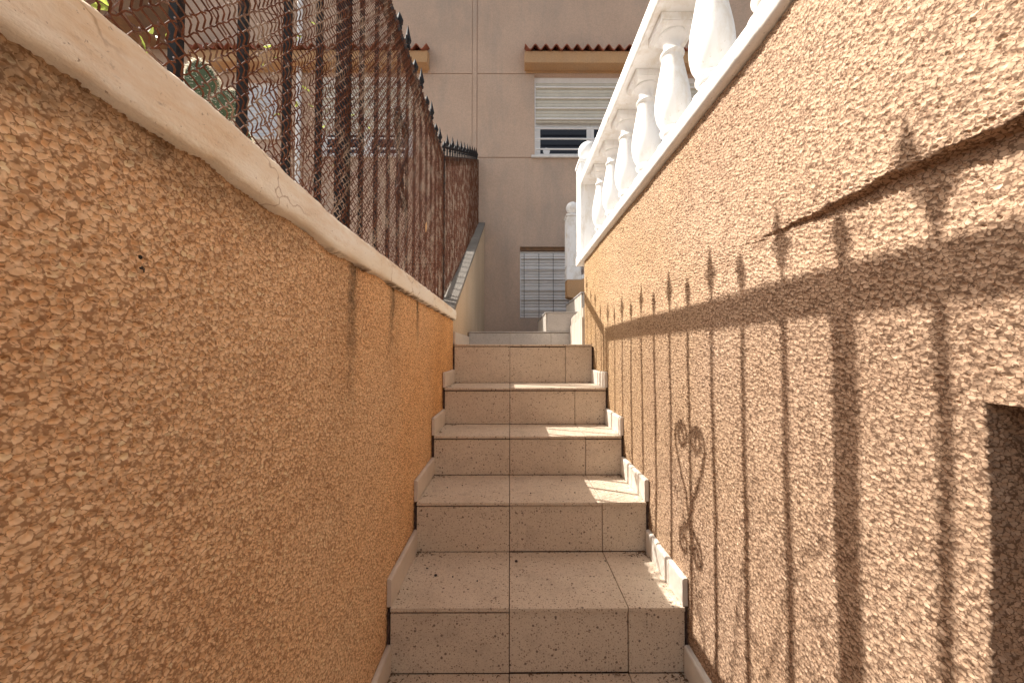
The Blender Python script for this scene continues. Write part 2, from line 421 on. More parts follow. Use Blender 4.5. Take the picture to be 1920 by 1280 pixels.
# second wall, rising to the house
w2 = empty('side_wall', (-.42, 3.5, .1), 'smooth beige side wall rising towards the house under a sloping grey coping', 'wall')
SL = .55
def w2z(y): return .235+SL*(y-2.22)
MB().prism_x([(2.20, -.3), (4.895, -.3), (4.895, w2z(4.895)), (2.20, w2z(2.20))], -.50, -.347).build('rendered_face', M['wall_beige'], w2)
m = MB(); yy = 2.22
k = 0
while yy < 4.89:
    y1 = min(yy+.33, 4.892); m.prism_x([(yy+.002, w2z(yy)+.002), (y1-.002, w2z(y1)+.002), (y1-.002, w2z(y1)+.032), (yy+.002, w2z(yy)+.032)], -.515, -.338); yy = y1
m.build('coping', M['concrete'], w2, bevel=.003)

# ================================================================ RIGHT WALL
rw = empty('rendered_wall', (.57, .75, -1.46), 'pink buff pebble-dashed wall carrying the railing shadow, right of the steps', 'wall')
RX = .495
yf = geo(.105, 2.44, .0040, .0015)
def prot(Y, Z):
    a = np.clip((.80-Y)/.45, 0, 1); a = a*a*(3-2*a)
    b = np.clip((Z-.2185-.0016*np.sin(Y*31)-.001*np.sin(Y*83+1)-.0008*np.sin(Y*211))/.004, 0, 1)
    return a*b*.021
yu = np.concatenate([np.arange(-.7, .105, .01), yf])
zu = np.concatenate([np.arange(-.053, .205, .0019), np.arange(.205, .235, .0012), np.arange(.235, .6051, .0019)])
Y, Z = np.meshgrid(yu, zu, indexing='ij')
X = RX+smoothnoise(Y, Z, 5.1)*.0018-prot(Y, Z)
mk('upper_render', gridmesh('upper_render', np.stack([X, Y, Z], -1)), M['right_pebble'], rw, 'all')
# lower part with the meter recess: path goes along the wall, turns into the recess
path = [(RX, y) for y in yf[::-1] if y > .3865]+[(x, .384) for x in np.arange(RX, RX+.12, .0024)]+[(RX+.12, y) for y in np.arange(.381, -.05, -.004)]
zl = np.concatenate([np.arange(-1.46, -.85, .006), np.arange(-.85, -.0529, .0019)]); zl[-1] = -.053
pa = np.array(path)
PX = np.repeat(pa[:, 0][:, None], len(zl), 1); PY = np.repeat(pa[:, 1][:, None], len(zl), 1); PZ = np.repeat(zl[None], len(path), 0)
PX = PX+smoothnoise(PY, PZ, 5.1)*.0018
PY = PY+np.where((PX > RX+.001), smoothnoise(PX*1.0, PZ, 22)*.0012, 0)
mk('lower_render', gridmesh('lower_render', np.stack([PX, PY, PZ], -1)[::-1]), M['right_pebble'], rw, 'all')
MB().box(RX+.135, .65, -.7, 2.435, -1.46, .60).box(RX+.01, RX+.134, .40, 2.435, -1.46, .60).box(RX+.01, RX+.134, -.7, .399, -.048, .60).build('core', M['mortar_light'], rw)
MB().box(RX-.0005, .65, 2.4385, 2.447, -.1, .605).build('end_face', M['wall_beige'], rw)
# coping: white stone slabs with ragged lower edge
cy = geo(-.7, 2.46, .010, .006)
prof = [(.52, .604), (.492, .605), (.474, .608), (.470, .616), (.469, .63), (.470, .648), (.474, .652), (.50, .653), (.655, .653)]
P = np.zeros((len(cy), len(prof), 3))
for i, yy in enumerate(cy):
    for j, (px, pz) in enumerate(prof):
        ch = max(0, noise.noise((yy*30, 5, 2)))*.006+max(0, noise.noise((yy*90, 9, 2)))*.003
        dx = noise.noise((yy*20, pz*40, 4))*.0010
        if 1 <= j <= 3: dx += ch*.6; 
        P[i, j] = (px+dx, yy, pz+(ch*.7 if 1 <= j <= 3 else 0))
me = gridmesh('coping', P[::-1]); mk('coping', me, M['white_marble'], rw, 'all')
MB().add([tuple(p) for p in P[-1]], [tuple(range(len(prof)))]).build('coping_end', M['white_marble'], rw)

# ================================================================ BALUSTRADE
bt = empty('balustrade', (.56, .9, .653), 'long white balustrade with a ball-topped newel standing on the pink buff wall', 'balustrade')
def sq(m, a, z0, z1): m.box(-a, a, -a, a, z0, z1)
bp = [(.050, .040), (.052, .046), (.050, .054), (.040, .064), (.032, .080), (.029, .090), (.030, .094), (.041, .097), (.043, .102), (.041, .107), (.035, .112),
      (.046, .126), (.056, .146), (.061, .170), (.0625, .190), (.0615, .212), (.058, .240), (.053, .268), (.047, .298), (.041, .328), (.0365, .352), (.035, .360),
      (.039, .365), (.043, .371), (.040, .377), (.031, .383), (.027, .392), (.0265, .402), (.030, .414), (.038, .424), (.045, .430), (.046, .436), (.040, .441)]
bp = [(r_*(.94 if .12 < z_ < .38 else 1.03), z_) for r_, z_ in bp]
m = MB(); m.lathe(bp, n=32)
body = m
b2 = MB(); b2.v = list(m.v); b2.f = list(m.f)
def frus(mm, a0, a1, z0, z1):
    mm.add([(-a0,-a0,z0),(a0,-a0,z0),(a0,a0,z0),(-a0,a0,z0),(-a1,-a1,z1),(a1,-a1,z1),(a1,a1,z1),(-a1,a1,z1)],
           [(0,3,2,1),(4,5,6,7),(0,1,5,4),(1,2,6,5),(2,3,7,6),(3,0,4,7)])
frus(b2, .060, .059, 0, .030); frus(b2, .0585, .036, .0301, .062); frus(b2, .046, .058, .437, .4475); frus(b2, .060, .060, .448, .4725)
b0 = b2.build('baluster', M['white_plaster'], bt, True, .002, loc=(.56, .512, .653))
yb = [.755, .998, 1.243, 1.487, 1.735, 1.98, 2.225]
for y in [.30, .05, -.2]+yb:
    c = dup(b0, bt, (.56, y, .653)); c.rotation_euler.z = random.choice((0, math.pi/2, math.pi))
hr = MB(); hr.prism_y([(.476, 1.126), (.644, 1.126), (.650, 1.140), (.650, 1.180), (.640, 1.192), (.480, 1.192), (.470, 1.180), (.470, 1.140)], -.7, 2.448)
hr.build('handrail', M['white_plaster'], bt, bevel=.004)
def newel(parent, x0, y0, z0, wd, h, plinth):
    x1 = x0+wd; y1 = y0+wd
    m = MB(); m.box(x0-.006, x1+.006, y0-.006, y1+.006, z0, z0+plinth); m.box(x0, x1, y0, y1, z0+plinth, z0+h-.02)
    m.box(x0-.008, x1+.008, y0-.008, y1+.008, z0+h-.02, z0+h)
    n = m.build('newel_post', M['white_plaster'], parent, bevel=.004)
    # raised border of the recessed panel on each visible face
    p = MB(); zb = z0+plinth+.03; zt = z0+h-.06; e = .022; t = .005
    for (u0, u1, v0, v1) in ((x0+e, x0+e+.01, zb, zt), (x1-e-.01, x1-e, zb, zt), (x0+e+.01, x1-e-.01, zb, zb+.01), (x0+e+.01, x1-e-.01, zt-.01, zt)):
        p.box(u0, u1, y0-t, y0+.002, v0, v1)
        w0 = y0+(u0-x0); w1 = y0+(u1-x0); p.box(x0-t, x0+.002, w0, w1, v0, v1)
    p.build('panel_moulding', M['white_plaster'], n, bevel=.002)
    b = MB(); r = wd*.49; cx = (x0+x1)/2; cyy = (y0+y1)/2
    b.lathe([(r*.8, 0), (r*.78, .008), (r*.5, .014), (r*.45, .022), (r*.55, .030)], (cx, cyy, z0+h), 20); b.sphere((cx, cyy, z0+h+r+.018), r, 26)
    b.build('ball', M['white_plaster'], n, True)
newel(bt, .470, 2.450, .606, .135, .70, .06)

# ================================================================ STAIRS
st = empty('staircase', (.07, 1.0, -1.42), 'flight of speckled terrazzo steps with dark joints climbing between the two walls', 'stairs')
XL, XR = -.345, .495
XS = [XL+.012, -.003, .327, XR-.010]
edges = [(.17, -1.24), (.46, -1.062), (.75, -.885), (1.042, -.706), (1.325, -.532), (1.614, -.3635), (1.872, -.181), (2.19, .046)]
lo = -1.42
rng = random.Random(5)
for i, (y, z) in enumerate(edges):
    zp = edges[i-1][1] if i else lo
    yn = edges[i+1][0] if i+1 < len(edges) else 2.962
    MB().box(XL+.004, XR-.004, y+.008, yn+.02, zp-.12, z-.011).build('mortar_bed', M['mortar'], st)
    rz = MB(); tr = MB()
    for a, b in zip(XS[:-1], XS[1:]):
        g = .0011
        j = rng.uniform(-.0015, .0015)
        top = z-.0115-rng.uniform(.0008, .0060)
        rz.box(a+g, b-g, y+.0005+j, y+.0095, zp+.0008, top)
        tr.box(a+g, b-g, y-.005+rng.uniform(-.001, .001), yn-.0015, z-.0105, z+rng.uniform(-.0006, .0006))
    rz.build('riser', M['terrazzo'], st, bevel=.0012)
    tr.build('tread', M['terrazzo'], st, bevel=.0012)
# skirting pieces: left and right along every tread
def skirt(x0, x1, y0, y1, z0, z1, inward, n):
    m = MB(); s = (y1-y0)/n
    for k in range(n):
        a = y0+k*s+.001; b = y0+(k+1)*s-.001; dz = rng.uniform(-.002, .002); t = .004
        f0 = z0+.0015
        if inward > 0:  # visible face towards +x
            m.prism_y([(x0, f0), (x1, f0), (x1, z1-.006+dz), (x1-.002, z1-.002+dz), (x1-.006, z1+dz), (x0, z1+dz)], a, b)
        else:
            m.prism_y([(x0, f0), (x1, f0), (x1, z1+dz), (x0+.006, z1+dz), (x0+.002, z1-.002+dz), (x0, z1-.006+dz)], a, b)
    m.build('skirting', M['skirting'] if inward > 0 else M['white_skirt'], st, bevel=.0008)
M['white_skirt'] = marble('pale skirting tile', (.70, .64, .56), (.50, .44, .38), .68)
for i, (y, z) in enumerate(edges[:-1]):
    yn = edges[i+1][0]
    skirt(XL+.003, XL+.016, y-.003, yn+.004, z, z+.078, 1, 1)
    skirt(XR-.017, XR-.002, y-.003, yn-.004, z, z+.078, -1, 2 if i % 3 else 3)
skirt(XL+.003, XL+.016, 2.20, 2.955, .046, .124, 1, 2)
# dark stain along riser ends
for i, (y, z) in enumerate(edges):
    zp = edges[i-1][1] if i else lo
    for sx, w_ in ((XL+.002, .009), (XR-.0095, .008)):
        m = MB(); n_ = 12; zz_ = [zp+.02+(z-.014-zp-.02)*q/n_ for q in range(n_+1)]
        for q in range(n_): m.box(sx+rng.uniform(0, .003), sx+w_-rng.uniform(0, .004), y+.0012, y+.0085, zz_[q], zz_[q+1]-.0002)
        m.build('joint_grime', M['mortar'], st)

# upper landing and side steps
ld = empty('side_steps', (.4, 3.3, .046), 'pale grey tiled landing edge and short side steps turning right beneath the far newel', 'stairs')
def tiles_x(m, x0, x1, y0, y1, z0, z1, cuts):
    xs = [x0]+[c for c in cuts if x0+.01 < c < x1-.01]+[x1]
    for a, b in zip(xs[:-1], xs[1:]): m.box(a+.0012, b-.0012, y0, y1, z0, z1)
m = MB(); tiles_x(m, XL+.012, .484, 2.962, 2.971, .048, .153, [-.003, .327]); m.build('riser', M['landing_tile'], ld, bevel=.001)
m = MB()
for k in range(5): tiles_x(m, XL+.012, .62, 2.957+k*.33, 2.957+k*.33+.328, .1585, .166, [-.003, .327])
m.build('tread', M['landing_tile'], ld, bevel=.001)
for (x0, x1, zt, zb) in ((.285, .575, .325, .167), (.575, .865, .487, .167), (.865, 1.21, .552, .167)):
    MB().box(x0+.012, x1+.01, 2.976, 3.79, zb, zt-.012).build('mortar_bed', M['mortar'], ld)
    MB().box(x0+.001, x0+.010, 2.977, 3.79, zb+.001 if x0 < .3 else zt-.16, zt-.0125).build('riser', M['white_skirt'], ld, bevel=.001)
    MB().box(x0-.006, x1+.011, 2.960, 3.79, zt-.010, zt).build('tread', M['landing_tile'], ld, bevel=.001)
    MB().box(x0+.0125, x1+.008, 2.966, 2.975, zb+.001, zt-.012).build('side_tile', M['landing_tile'], ld, bevel=.001)
# low tiled plinth closing the landing on the right, stepped top
MB().prism_x([(2.452, .047), (2.952, .047), (2.952, .262), (2.90, .275), (2.452, .300)], .486, .60).build('plinth', M['skirting'], ld, bevel=.002)
m = MB()
for a, b in ((2.449, 2.70), (2.703, 2.952)):
    m.prism_x([(a, .049), (b, .049), (b, .225-(b-2.449)*.04), (a, .235-(a-2.449)*.04)], .4765, .4855)
m.build('skirting', M['white_skirt'], ld, bevel=.001)

# far newel with its stub wall
fb = empty('stair_balustrade', (.66, 3.9, .55), 'short white balustrade whose ball-topped newel stands in front of the lower window', 'balustrade')
MB().prism_y([(.590, .575), (.70, .60), (.85, .70), (1.9, .95), (1.9, .40), (.95, .40)][:1]+[(.69, .55), (1.9, .55), (1.9, 1.25), (.735, .752), (.590, .752)], 3.80, 3.95).build('stub_wall', M['canopy'], fb, bevel=.003)
newel(fb, .590, 3.806, .753, .138, .69, .11)
MB().prism_y([(.735, 1.36), (1.9, 1.86), (1.9, 1.93), (.735, 1.43)], 3.81, 3.94).build('handrail', M['white_plaster'], fb, bevel=.004)
MB().prism_y([(.735, .753), (1.9, 1.251), (1.9, 1.30), (.735, .80)], 3.81, 3.94).build('base_rail', M['white_plaster'], fb, bevel=.004)
for k in range(4):
    x = .86+k*.24
    c = dup(b0, fb, (x, 3.875, .80+.4275*(x-.735)-.02)); c.scale = (1, 1, 1.24)

# ================================================================ FENCES
FX = -.445
def finial(tall):
    m = MB()
    h = .155 if tall else .102
    if tall:
        pr = [(.0055, 0), (.0055, .048), (.012, .053), (.012, .060), (.007, .065), (.009, .073), (.016, .085), (.012, .102), (.007, .124), (.0008, h)]
    else:
        pr = [(.0055, 0), (.0055, .030), (.011, .034), (.011, .040), (.007, .044), (.015, .056), (.016, .064), (.010, .080), (.0008, h)]
    m.lathe(pr, n=8)
    if tall:
        m.tube([(0, -.020, .092), (0, -.024, .082), (0, -.014, .072), (0, 0, .066)], .0034, 5); m.tube([(0, .020, .092), (0, .024, .082), (0, .014, .072), (0, 0, .066)], .0034, 5)
    return m
def wiremesh(y0, y1, zb, zt, x, slope=0, Wd=.0215, Hd=.026, r=.00125, amp=.0038):
    """diamond mesh of crimped wires; zb, zt heights above the base line z = slope*(y-y0)"""
    m = MB(); H = zt-zb; L = y1-y0; k = Wd/Hd
    step = Wd/8
    for sgn in (1, -1):
        c = -H*k if sgn > 0 else 0
        cnt = 0
        end = L if sgn > 0 else L+H*k
        while c < end:
            pts = []
            u0 = max(0, c) if sgn > 0 else max(0, c-H*k); u1 = min(L, c+H*k) if sgn > 0 else min(L, c)
            # sample on the crossing lattice
            n0 = math.ceil(u0/step); n1 = math.floor(u1/step)
            for q in range(n0, n1+1):
                u = q*step
                v = (u-c)/k if sgn > 0 else (c-u)/k
                ph = q*math.pi/4
                off = amp*math.cos(ph+(0 if cnt % 2 else math.pi)+(0 if sgn > 0 else math.pi))*1
                # small in-plane wave gives the bent look of the crimps
                a = .0011*math.sin(ph*2)
                jit = .0008*noise.noise((u*20, v*20, sgn*3.0))
                pts.append((x+off+.004*noise.noise((u*3, v*3, 1.0)), y0+u+a+jit, zb+v+slope*u-(a+jit)*sgn))
            if len(pts) > 2: m.tube(pts, r, 4, caps=False)
            c += Wd; cnt += 1
    return m
def fence(name, label, y0, y1, zb, zt, slope, firstbar, posts, scroll=(), par=1):
    f = empty(name, (FX, (y0+y1)/2, zb), label, 'fence')
    def rail(nm, z0, z1, hw):
        MB().prism_x([(y0, z0), (y1, z0+slope*(y1-y0)), (y1, z1+slope*(y1-y0)), (y0, z1)], FX-hw, FX+hw).build(nm, M['iron'], f, bevel=.0015)
    rail('top_rail', zt-.034, zt, .0175); rail('bottom_rail', zb+.03, zb+.048, .009)
    Hh = zt-zb
    bar = None; T = S0 = None
    y = firstbar; k = 0
    while y < y1-.02:
        if y > y0+.01:
            zz = zb+slope*(y-y0)
            bb = MB().box(-.0058, .0058, -.0058, .0058, .049, Hh-.0345) if bar is None else None
            if bar is None: bar = bb.build('bar', M['iron'], f, loc=(FX, y, zz)); o = bar
            else:
                o = bar.copy(); COL.objects.link(o); o.parent = f; o.location = Vector((FX, y, zz))-wloc(f)
            tall = (k % 2 == par)
            ref = T if tall else S0
            if ref is None:
                ref = finial(tall).build('finial', M['iron'], o, True, loc=(FX, y, zz+Hh+.0002))
                if tall: T = ref
                else: S0 = ref
            else:
                c = ref.copy(); COL.objects.link(c); c.parent = o; c.location = (0, 0, Hh+.0002); c.rotation_euler.z = 0
        y += .12; k += 1
    for (py, hw) in posts:
        zz = zb+slope*(py-y0)
        MB().box(FX-hw, FX+hw, py-hw, py+hw, zz+.002, zz+Hh-.0345).build('post', M['iron'], f, bevel=.001)
    for (py, pz) in scroll:
        for sg in (-1, 1):
            pts = []
            for q in range(26):        # upper volute
                a = q/25*3.6*math.pi*.9; rr = .040*(1-q/25*.80)
                pts.append((FX+.012, py+sg*(.044+rr*math.cos(a+math.pi)*-1*-1), pz+.0+rr*math.sin(a)))
            stem = [(FX+.012, py+sg*.004, pz-.23), (FX+.012, py+sg*.02, pz-.16), (FX+.012, py+sg*.060, pz-.085), (FX+.012, py+sg*.083, pz-.03)]
            pts2 = []
            for q in range(26):
                a = q/25*3.3*math.pi; rr = .040*(1-q/25*.80)
                pts2.append((FX+.012, py+sg*(.043+rr*math.cos(a)), pz+rr*math.sin(a)))
            MB().tube(stem+pts2, .0062, 6).build('scroll', M['iron'], f, True)
            pts3 = [(FX+.012, py+sg*.004, pz-.23)]
            for q in range(20):
                a = math.pi/2+q/19*2.6*math.pi; rr = .030*(1-q/19*.75)
                pts3.append((FX+.012, py+sg*(.035-rr*math.cos(a)*1.0), pz-.30-rr*math.sin(a)*-1.3))
            MB().tube(pts3, .0062, 6).build('scroll', M['iron'], f, True)
        MB().box(FX-.009, FX+.02, py-.011, py+.011, pz-.245, pz-.215).build('collar', M['iron'], f)
    mm = wiremesh(y0+.005, y1-.005, zb+.012, zt-.002, FX+.019, slope)
    mm.build('wire_mesh', M['rust'], f, True)
    return f
BAR0 = .960
f1 = fence('mesh_fence', 'long iron fence backed by rusty wire mesh, level on the cream coping', -.10, 2.335, .256, 1.263, 0,
      BAR0-.12*8, [(.963, .0150), (2.318, .017)], scroll=[(1.440, .90)])
f2 = fence('raked_mesh_fence', 'short iron fence with rusty mesh climbing with the grey coping towards the house', 2.355, 4.87, w2z(2.355)+.036, 1.275, .52,
      2.43, [(2.372, .014), (4.855, .017)])
# yellow leaf caught in the mesh
m = MB(); lf = [(-.002, 0, -.028), (-.001, .010, -.016), (.001, .007, -.004), (.0, .014, .006), (.002, .004, .026), (.001, -.008, .018), (-.001, -.006, .004), (0, -.012, -.010)]
m.add(lf+[(p[0]+.0012, p[1], p[2]) for p in lf], [tuple(range(8)), tuple(range(8, 16))[::-1]]+[(i, (i+1) % 8, 8+(i+1) % 8, 8+i) for i in range(8)])
tag(m.build('dry_leaf', M['dryleaf_yellow'], loc=(FX+.026, 1.81, .62)), 'curled yellow dry leaf caught in the rusty mesh', 'leaf')

# ================================================================ HOUSE
HY = 4.9
hs = empty('house', (0, HY, -1.4), 'pinkish stucco house facade with shuttered windows and clay-tiled window canopies across the end', 'house')
HT = 4.90
def px(x): return (x-957)/690*HY
def pz(y): return (660-y)/690*HY
win = {'R': (px(1003), 2.62, pz(287), pz(128)), 'L': (px(590), px(771), pz(287), pz(128)), 'S': (px(436), px(513), pz(254), pz(140)),
       'B': (px(975), .98, pz(597), pz(461))}
holes = list(win.values())
gx = [-7.0, -6.5, -3.95, px(883.5), px(884.5), px(892.5), px(894), 3.4, 7.0]
grz = [-1.5, pz(291.0), pz(289.5), pz(128.3), pz(126.8), HT]
xs = sorted(set(gx+[h for q in holes for h in q[:2]])); zs_ = sorted(set(grz+[h for q in holes for h in q[2:]]))
# front stucco panels (12 mm proud of the joint backing)
def cells(solid, y0, y1, name, mat):
    m = MB(); ok = {}
    for i in range(len(xs)-1):
        for j in range(len(zs_)-1):
            cx = (xs[i]+xs[i+1])/2; cz = (zs_[j]+zs_[j+1])/2
            ok[i, j] = solid(cx, cz)
    for (i, j), v in ok.items():
        if not v: continue
        a, b, c, d = xs[i], xs[i+1], zs_[j], zs_[j+1]
        m.add([(a, y0, c), (b, y0, c), (b, y0, d), (a, y0, d)], [(0, 1, 2, 3)])
        if not ok.get((i-1, j)): m.add([(a, y0, c), (a, y0, d), (a, y1, d), (a, y1, c)], [(0, 1, 2, 3)])
        if not ok.get((i+1, j)): m.add([(b, y0, c), (b, y1, c), (b, y1, d), (b, y0, d)], [(0, 1, 2, 3)])
        if not ok.get((i, j-1)): m.add([(a, y0, c), (a, y1, c), (b, y1, c), (b, y0, c)], [(0, 1, 2, 3)])
        if not ok.get((i, j+1)): m.add([(a, y0, d), (b, y0, d), (b, y1, d), (a, y1, d)], [(0, 1, 2, 3)])
    return m.build(name, mat, hs)
def inhole(x, z): return any(a < x < b and c < z < d for a, b, c, d in holes)
JX = [(px(883.5), px(884.5)), (px(892.5), px(894))]
def joint(x, z):
    if any(a < x < b for a, b in JX): return True
    if px(884.5) < x < px(892.5): return False
    return pz(291.0) < z < pz(289.5) or pz(128.3) < z < pz(126.8)
cells(lambda x, z: not inhole(x, z) and not joint(x, z), HY, HY+.012, 'wall', M['facade'])
cells(lambda x, z: not inhole(x, z), HY+.012, HY+.19, 'backing', M['facade_band'])
MB().box(-7, 7, HY+.55, 9, -1.5, HT-.02).build('rear_mass', M['room'], hs)
MB().box(-7, 7, HY+.19, 9, HT-.02, HT+.002).build('roof', M['roofing'], hs)
MB().box(-7, -6.98, HY+.19, HY+.55, -1.5, HT-.02).box(6.98, 7, HY+.19, HY+.55, -1.5, HT-.02).build('side_wall', M['facade_band'], hs)

def slats(m, x0, x1, z0, z1, y, pitch):
    z = z1
    while z > z0+.002:
        b = max(z0, z-pitch)
        n = 5; ps = [(y+.004, z-.001)]
        for q in range(n+1):
            t = q/n; ps.append((y-.007*math.sin(math.pi*t)**.6 if 0 < t < 1 else y, z-.002-(z-b-.004)*t))
        ps.append((y+.004, b+.001)); ps.append((y+.012, b+.001)); ps.append((y+.012, z-.001))
        m.prism_x(ps, x0, x1); z = b
def window(q, shut_z, pitch, mat, bars, frame=True, glass=True, sill=True, rods=(), barr=.011, pane_disc=None, lab=None):
    a, b, c, d = q
    # frame set inside the reveal
    fr = MB(); y = HY+.075; t = .035
    fr.box(a+.001, a+t, y-.012, y+.05, c+.001, d-.001); fr.box(b-t, b-.001, y-.012, y+.05, c+.001, d-.001); fr.box(a+t, b-t, y-.012, y+.05, d-.09, d-.001); fr.box(a+t, b-t, y-.012, y+.05, c+.001, c+t)
    wn = fr.build('window', M['white_metal'], hs, bevel=.002)
    if lab: wn['label'] = lab
    if glass:
        n = 3 if b-a > 1.6 else 2
        sash = MB(); gl = MB(); wd = (b-a-2*t)/n
        for k in range(n):
            u0 = a+t+k*wd; u1 = u0+wd; e = .05
            sash.box(u0+.002, u0+e, y+.015, y+.045, c+t+.001, d-.091); sash.box(u1-e, u1-.002, y+.015, y+.045, c+t+.001, d-.091)
            sash.box(u0+e, u1-e, y+.015, y+.045, c+t+.001, c+t+.045); sash.box(u0+e, u1-e, y+.015, y+.045, shut_z-.03 if shut_z > c+.2 else d-.15, (shut_z if shut_z > c+.2 else d-.15)+.03)
            gl.box(u0+e, u1-e, y+.030, y+.034, c+t+.045, d-.10)
        sash.build('sash', M['white_metal'], wn, bevel=.002); gl.build('pane', M['glass'], wn)
    if shut_z < d-.1:
        m = MB(); slats(m, a+.018, b-.018, shut_z, d-.088, HY+.045, pitch); m.build('roller_shutter', mat, wn, True)
    m = MB()
    for z in bars: m.tube([(a+.002, HY+.022, z), (b-.002, HY+.022, z)], barr, 8)
    m.box(a+.004, a+.016, HY+.016, HY+.028, c+.02, d-.10)
    if bars: m.build('grille', M['white_metal'], wn, True)
    if rods:
        m = MB()
        for x in rods: m.tube([(x, HY+.014, c+.01), (x, HY+.014, d-.09)], .003, 6)
        m.build('grille_rod', M['iron'], wn)
    if sill: MB().box(a-.045, b+.045, HY-.035, HY+.12, c-.032, c-.0005).build('sill', M['white_marble'], wn, bevel=.003)
    if pane_disc:
        MB().lathe([(.048, 0), (.048, .002)], n=28).build('round_disc', M['white_metal'], wn, loc=(pane_disc[0], y+.028, pane_disc[1])).rotation_euler.x = R(90)  # flat white disc just in front of the glass
window(win['R'], pz(219), .048, M['shutter'], [pz(v) for v in (151, 172, 192, 213, 232, 252, 272)], pane_disc=(px(1027), pz(270)), lab='wide upper window with its ivory shutter half down')
window(win['L'], pz(235), .048, M['shutter'], [pz(v) for v in (151, 172, 192, 213, 232, 252, 272)], lab='upper window seen through the rusty mesh')
window(win['S'], pz(248), .045, M['shutter_blue'], [], lab='small upper window with a pale shutter closed')
window(win['B'], pz(596), .040, M['shutter_grey'], [pz(v) for v in (482, 502, 522, 542, 560, 580)], glass=False, sill=False, rods=[px(983), px(1011), px(1038), px(1066)], barr=.009, lab='lower window with a grey closed shutter behind a grille')
MB().box(win['B'][0]+.001, win['B'][1]-.001, HY+.015, HY+.07, win['B'][3]-.045, win['B'][3]-.001).build('lintel', M['brown'], hs)

def canopy(x0, x1):
    p = .15
    c = MB(); c.box(x0, x1, HY-p, HY-.0005, 3.82, 3.975); cn = c.build('window_canopy', M['canopy'], hs, bevel=.004)
    t = MB(); n = int((x1-x0)/.134); s = (x1-x0)/n
    def zc(u): return .034*math.cos(2*math.pi*u/s)
    N = n*10
    vs = []
    for (yy, zz) in ((HY-p-.035, 3.985), (HY-.0005, 4.075)):
        for off in (0, .014):
            for k in range(N+1):
                u = (x1-x0)*k/N; vs.append((x0+u, yy, zz+.012+zc(u)*(1.0)+off))
    L = N+1; fs = []
    for k in range(N):
        fs += [(L+k, L+k+1, 3*L+k+1, 3*L+k), (k+1, k, 2*L+k, 2*L+k+1), (k, k+1, L+k+1, L+k), (2*L+k+1, 2*L+k, 3*L+k, 3*L+k+1)]
    fs += [(0, L, 3*L, 2*L), (N, 2*L+N, 3*L+N, L+N)]
    t.add(vs, fs); t.build('roof_tiles', M['rooftile'], cn, True)
    MB().box(x0+.02, x1-.02, HY-.003, HY-.0004, pz(126.6), 3.819).build('render_band', M['canopy'], hs)
    MB().prism_x([(HY-p, 3.976), (HY-.0005, 3.976), (HY-.0005, 4.055)], x0+.002, x1-.002).build('mortar_fill', M['canopy'], cn)
canopy(.19, 2.95); canopy(-4.25, -1.10)
MB().box(-6.3, -4.62, HY-.5, HY-.001, 4.1, HT-.05).build('canopy_box', M['brown'], hs, bevel=.01)  # further canopy; the brown paints the shade of its underside
m = MB(); m.tube([(px(557), HY-.045, .12), (px(557), HY-.045, HT-.05)], .035, 14); m.build('drain_pipe', M['white_metal'], hs, True)
for z in (.9, 2.3, 3.9): MB().box(px(557)-.045, px(557)+.045, HY-.085, HY-.0005, z, z+.03).build('pipe_bracket', M['white_metal'], hs)

# ================================================================ PLANTS
# prickly pear in a pot
def pad(m, sp, base, ang, yaw, L, Wd, T):
    base = Vector(base); d = Vector((math.sin(ang)*math.cos(yaw), math.sin(ang)*math.sin(yaw), math.cos(ang)))
    side = Vector((-math.sin(yaw)*0+math.cos(ang)*math.cos(yaw), math.cos(ang)*math.sin(yaw), -math.sin(ang))); nrm = d.cross(side).normalized()
    n = 18; k = 12; vs = []
    for i in range(k+1):
        t = i/k; ww = Wd/2*max(.12 if i == 0 else .0001, math.sin(math.pi*min(1, (t*.93+.07)))**.62); th = T/2*max(.3 if i == 0 else .0001, math.sin(math.pi*min(1, t*.95+.05))**.5)
        for j in range(n):
            q = 2*math.pi*j/n; vs.append(base+d*(L*t)+side*(ww*math.cos(q))+nrm*(th*math.sin(q)))
    m.add(vs, [(i*n+j, i*n+(j+1) % n, (i+1)*n+(j+1) % n, (i+1)*n+j) for i in range(k) for j in range(n)])
    r = random.Random(int(L*1e4)+int(base.x*1e3))
    def spine(p, dr, ln):
        a = dr.cross(Vector((.3, .5, .8))).normalized()*.0008
        b = dr.cross(a).normalized()*.0008
        sp.add([p+a, p-a*.5+b, p-a*.5-b, p+dr*ln], [(0, 1, 3), (1, 2, 3), (2, 0, 3)])
    for i in range(800):
        t = r.uniform(.02, 1); q = r.choice((0, math.pi))+r.gauss(0, .16) if i % 3 else r.uniform(0, 2*math.pi)
        ww = Wd/2*math.sin(math.pi*min(1, (t*.93+.07)))**.62; th = T/2*max(0, math.sin(math.pi*min(1, t*.95+.05)))**.5
        o_ = side*(ww*math.cos(q))+nrm*(th*math.sin(q)); p = base+d*(L*t)+o_
        dr = (o_.normalized()+d*((t-.5)*1.4)+Vector((r.gauss(0, .35), r.gauss(0, .35), r.gauss(0, .35)))).normalized()
        spine(p, dr, r.uniform(.005, .012))
    return base+d*L, side
cx, cyy = -.865, .975
ca = empty('prickly_pear', (cx, cyy, .12), 'bristly prickly pear cactus with pale rimmed pads behind the rusty mesh', 'cactus')
MB().lathe([(.075, 0), (.08, .01), (.11, .19), (.118, .19), (.118, .215), (.105, .215), (.10, .195)], (cx, cyy, .1205), 28).build('pot', M['terracotta'], ca, True)
m = MB(); sp = MB()
yw = math.radians(12)
pad(m, sp, (cx, cyy, .30), .03, yw, .17, .090, .026)
pad(m, sp, (cx+.02, cyy+.02, .32), .45, yw+.3, .17, .085, .024)
pad(m, sp, (cx-.02, cyy-.02, .32), -.5, yw-.2, .18, .09, .024)
